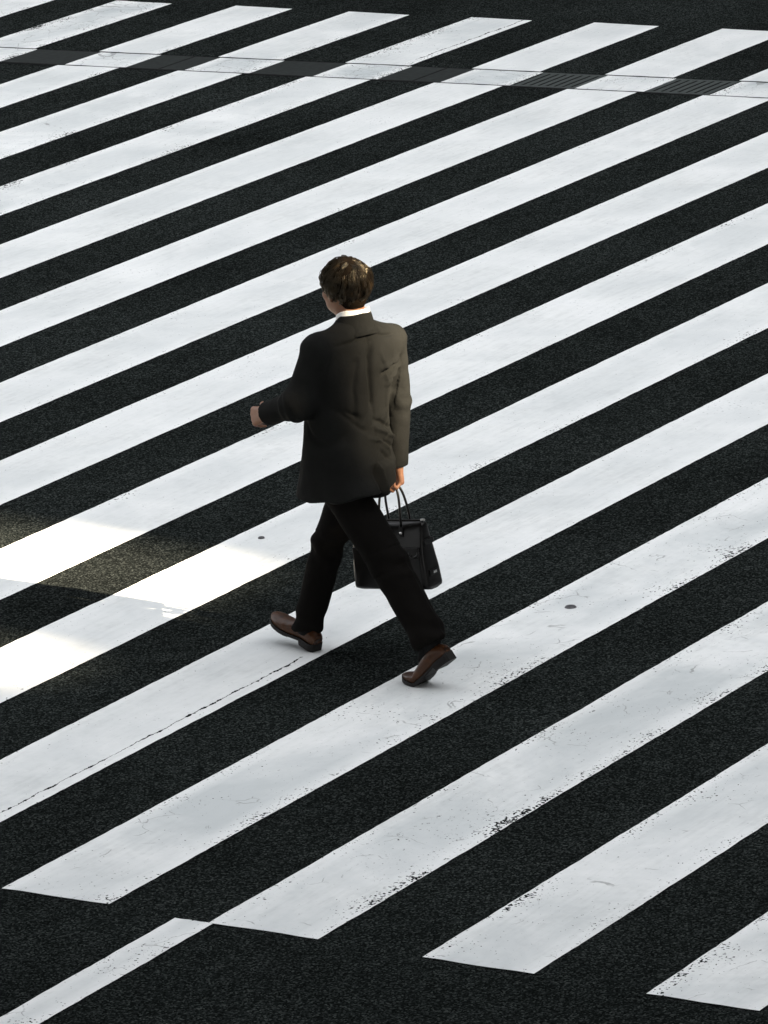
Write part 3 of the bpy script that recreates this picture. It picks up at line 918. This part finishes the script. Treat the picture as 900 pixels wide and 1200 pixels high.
# ------------------------------------------------------------------ the bag in his right hand
bag = bpy.data.objects.new('briefcase', None); COL.objects.link(bag)
cz, sz = math.cos(HEAD), math.sin(HEAD)
bl = (-.005, -.262, .262)
bag.location = (ORG[0] + bl[0] * cz - bl[1] * sz, ORG[1] + bl[0] * sz + bl[1] * cz, bl[2])
bag.rotation_euler = (0, R(7), HEAD)
tag(bag, "black leather briefcase with two thin loop handles held in the man's hand", 'briefcase')
# body: soft box, wider at the bottom than at the top (x fore-aft, y across, z up from its base)
V, F = [], []
nz, ns = 26, 56
for i in range(nz + 1):
    t = i / nz; z = .290 * t
    hx = .200 - .016 * t; hy = .058 * (1 - .60 * t ** 1.6) + .004 * math.sin(t * 3.1)
    ed = min(1, min(t, 1 - t) / .07); rr = .5 + .5 * math.sqrt(max(0, 1 - (1 - ed) ** 2))
    for j in range(ns):
        a = 2 * math.pi * j / ns; c, s = math.cos(a), math.sin(a)
        x = (hx - .012 * (1 - rr) * 2) * math.copysign(abs(c) ** .22, c); y = hy * (rr if t > .9 or t < .1 else 1) * math.copysign(abs(s) ** .30, s)
        sag = .004 * float(vnoise([[x * 1.0, y * 2, z]], 13)[0])
        V.append((x + (.6 * sag if abs(c) > .9 else 0), y + sag, z - .008 * t * math.cos(x / .2 * 1.5) * (1 if t > .9 else 0)))
for i in range(nz):
    for j in range(ns):
        k = (j + 1) % ns
        F.append((i*ns + j, i*ns + k, (i+1)*ns + k, (i+1)*ns + j))
F.append(tuple(range(ns))[::-1]); F.append(tuple(nz * ns + j for j in range(ns)))
bb = link('bag_body', V, F, M_BAG, bag)


def tube(pts, r, name, m, parent, seg=10, flat=1.0):
    P = np.array(pts, float); T = np.gradient(P, axis=0); T /= np.linalg.norm(T, axis=1)[:, None]
    V, F = [], []
    ref = np.array([0, 1.0, 0])
    for p, t in zip(P, T):
        w = np.cross(t, ref); w /= np.linalg.norm(w) + 1e-9; u2 = np.cross(w, t)
        for j in range(seg):
            a = 2 * math.pi * j / seg
            V.append(p + r * (w * math.cos(a) * flat + u2 * math.sin(a)))
    for i in range(len(P) - 1):
        for j in range(seg):
            k = (j + 1) % seg
            F.append((i*seg + j, i*seg + k, (i+1)*seg + k, (i+1)*seg + j))
    F.append(tuple(range(seg))[::-1]); F.append(tuple((len(P) - 1) * seg + j for j in range(seg)))
    return link(name, V, F, m, parent)


for s, top in ((1, .452), (-1, .449)):
    pts = []
    for i in range(33):
        a = math.pi * i / 32
        x = -.030 - .056 * math.copysign(abs(math.cos(a)) ** .75, math.cos(a)) - .006 * math.sin(a)
        z = .262 + (top - .262) * math.sin(a) ** .62
        y = s * (.034 - .026 * math.sin(a) ** .8)
        pts.append((x, y, z))
    h = tube(pts, .0052, 'handle', M_BAG, bag)
    for e in (-1, 1):
        bm = bmesh.new(); bm_box(bm, (-.030 + e * .056 - .010, s * .0335 - .004, .225), (-.030 + e * .056 + .010, s * .0335 + .006, .270), .003)
        link_bm('handle_tab', bm, M_BAG, h)
        bm = bmesh.new(); bmesh.ops.create_cone(bm, cap_ends=True, segments=14, radius1=.0065, radius2=.005, depth=.006)
        bmesh.ops.rotate(bm, verts=bm.verts, matrix=Matrix.Rotation(R(90), 3, 'X')); bmesh.ops.translate(bm, verts=bm.verts, vec=(-.030 + e * .056, s * .041, .243))
        link_bm('rivet', bm, M_STEEL, h, True)
# zip along the top, stitched gusset strap and a pocket flap on the near side
bm = bmesh.new(); bm_box(bm, (-.170, -.006, .284), (.170, .006, .2935), .002); z = link_bm('zip', bm, M_SOLE, bag)
bm = bmesh.new(); bm_box(bm, (-.188, -.005, .287), (-.168, .005, .296), .002); link_bm('zip_pull', bm, M_STEEL, z)
tube([(-.150 - .026 * math.cos(math.pi * i / 12) * .9, 0.0535 + .004 * math.sin(math.pi * i / 12), .165 - .020 * math.sin(math.pi * i / 12)) for i in range(13)], .0060, 'side_strap', M_BAG, bag)
bm = bmesh.new(); bm_box(bm, (-.175, .046, .03), (.175, .0565, .185), .004); link_bm('front_pocket', bm, M_BAG, bag)
for lo_, hi_ in (((-.197, -.030, .19), (-.188, .030, .215)), ((-.203, -.030, .06), (-.196, .030, .085))):
    bm = bmesh.new(); bm_box(bm, lo_, hi_, .003); link_bm('gusset_strap', bm, M_BAG, bag)
bm = bmesh.new(); bm_box(bm, (-.2065, -.010, .068), (-.2025, .010, .078), .001); link_bm('buckle', bm, M_STEEL, bag)


# ------------------------------------------------------------------ light, sky, camera
SUN_EL = R(30); SDX, SDY = -.130, -.9915           # horizontal direction towards the sun
w = bpy.data.worlds.new('World'); SC.world = w; w.use_nodes = True
nt = w.node_tree; bg = nt.nodes['Background']
sky = nt.nodes.new('ShaderNodeTexSky'); sky.sky_type = 'NISHITA'; sky.sun_disc = False
sky.sun_elevation = SUN_EL; sky.sun_rotation = math.atan2(SDX, SDY)
sky.air_density = 1.0; sky.dust_density = 3.0; sky.ozone_density = 1.0
hs = nt.nodes.new('ShaderNodeHueSaturation'); hs.inputs['Saturation'].default_value = 0.12
nt.links.new(sky.outputs[0], hs.inputs['Color']); nt.links.new(hs.outputs[0], bg.inputs['Color'])
bg.inputs['Strength'].default_value = 0.09
sl = bpy.data.lights.new('sun', 'SUN'); sl.energy = 5.0; sl.angle = R(0.6); sl.color = (1.0, .83, .60)
so = bpy.data.objects.new('sun', sl); COL.objects.link(so)
so.rotation_euler = Vector((-SDX * math.cos(SUN_EL), -SDY * math.cos(SUN_EL), -math.sin(SUN_EL))).to_track_quat('-Z', 'Y').to_euler()

# unseen blockers added out of frame to shape the light: they hold back the low sun, except through one gap, and part of the sky
M_CONC = simple('blocker_concrete', (0.20, 0.20, 0.195), 0.85, 0.2, nscale=0.6, namp=0.2)
M_DARKB = simple('dark_blocker', (0.05, 0.052, 0.055), 0.6, 0.3, nscale=0.4, namp=0.2)


def box_thing(name, boxes, m):
    bm = bmesh.new()
    for lo, hi in boxes: bm_box(bm, lo, hi)
    return link_bm(name, bm, m)


WY = -40.0
kx = SDX / SDY; kz = math.tan(SUN_EL) / -SDY
at_wall = lambda x, y, z: (x + kx * (WY - y), z + kz * (y - WY))
mx_, mz_ = at_wall(3.04, 3.41, 0.0)                  # where the sun ray through the man's feet meets the added blocker
x0, x1 = mx_ - BLOCKER_GAP[0], mx_ + BLOCKER_GAP[1]; z0, z1 = mz_ + BLOCKER_GAP[2], mz_ + BLOCKER_GAP[3]
p0, p1 = mx_ + BLOCKER_GAP[4], mx_ + BLOCKER_GAP[5]  # post added in the gap to shade the man's left side
sun_blocker = box_thing('sun_blocker_wall', [  # added wall, its gap cut to place the sun patch
    ((-40, WY - .6, 0), (40, WY, z0)), ((-40, WY - .6, z1), (40, WY, z1 + 24)), ((-40, WY - .6, z0), (x0, WY, z1)), ((x1, WY - .6, z0), (40, WY, z1)), ((p0, WY - .6, z0), (p1, WY, z1))], M_CONC)
tag(sun_blocker, 'unseen concrete wall added to block the low sun, with a gap that shapes its beam', 'light blocker')
far_blocker = box_thing('far_sky_blocker', [((FARX, -40, 0), (FARX + 12, 110, 16))], M_DARKB)  # added out of view to darken the far stripe ends
tag(far_blocker, 'unseen dark block added beyond the far stripe ends to cut the sky light', 'light blocker')
deck = box_thing('near_sky_blocker', [((-40, -90, DECKZ), (DECKX, 90, DECKZ + 1.2)), ((DECKX - .3, -90, DECKZ + 1.2), (DECKX, 90, DECKZ + 2.2))], M_CONC)  # added overhead, unseen, to dim the near stripe ends
tag(deck, 'unseen deck added above the near side of the crossing to cut the sky light', 'elevated road')

cam = bpy.data.cameras.new('camera'); co = bpy.data.objects.new('camera', cam); COL.objects.link(co)
cam.sensor_fit = 'HORIZONTAL'; cam.sensor_width = 36.0; cam.lens = 6847.738 / 900 * 36.0
cam.clip_start = 1.0; cam.clip_end = 1000
yaw, pit, rol = 0.54642, 0.2632, -0.05
fw = Vector((math.cos(pit) * math.cos(yaw), math.cos(pit) * math.sin(yaw), -math.sin(pit)))
rt = Vector((math.sin(yaw), -math.cos(yaw), 0)); up = rt.cross(fw)
r2 = math.cos(rol) * rt + math.sin(rol) * up; u2 = -math.sin(rol) * rt + math.cos(rol) * up
co.matrix_world = Matrix(((r2.x, u2.x, -fw.x, -16.70587), (r2.y, u2.y, -fw.y, -8.7361), (r2.z, u2.z, -fw.z, 6.89134), (0, 0, 0, 1)))
SC.camera = co
SC.view_settings.view_transform = 'Standard'; SC.view_settings.look = 'None'
SC.view_settings.exposure = EXPOSURE; SC.view_settings.gamma = 1.0
SC.cycles.use_denoising = True
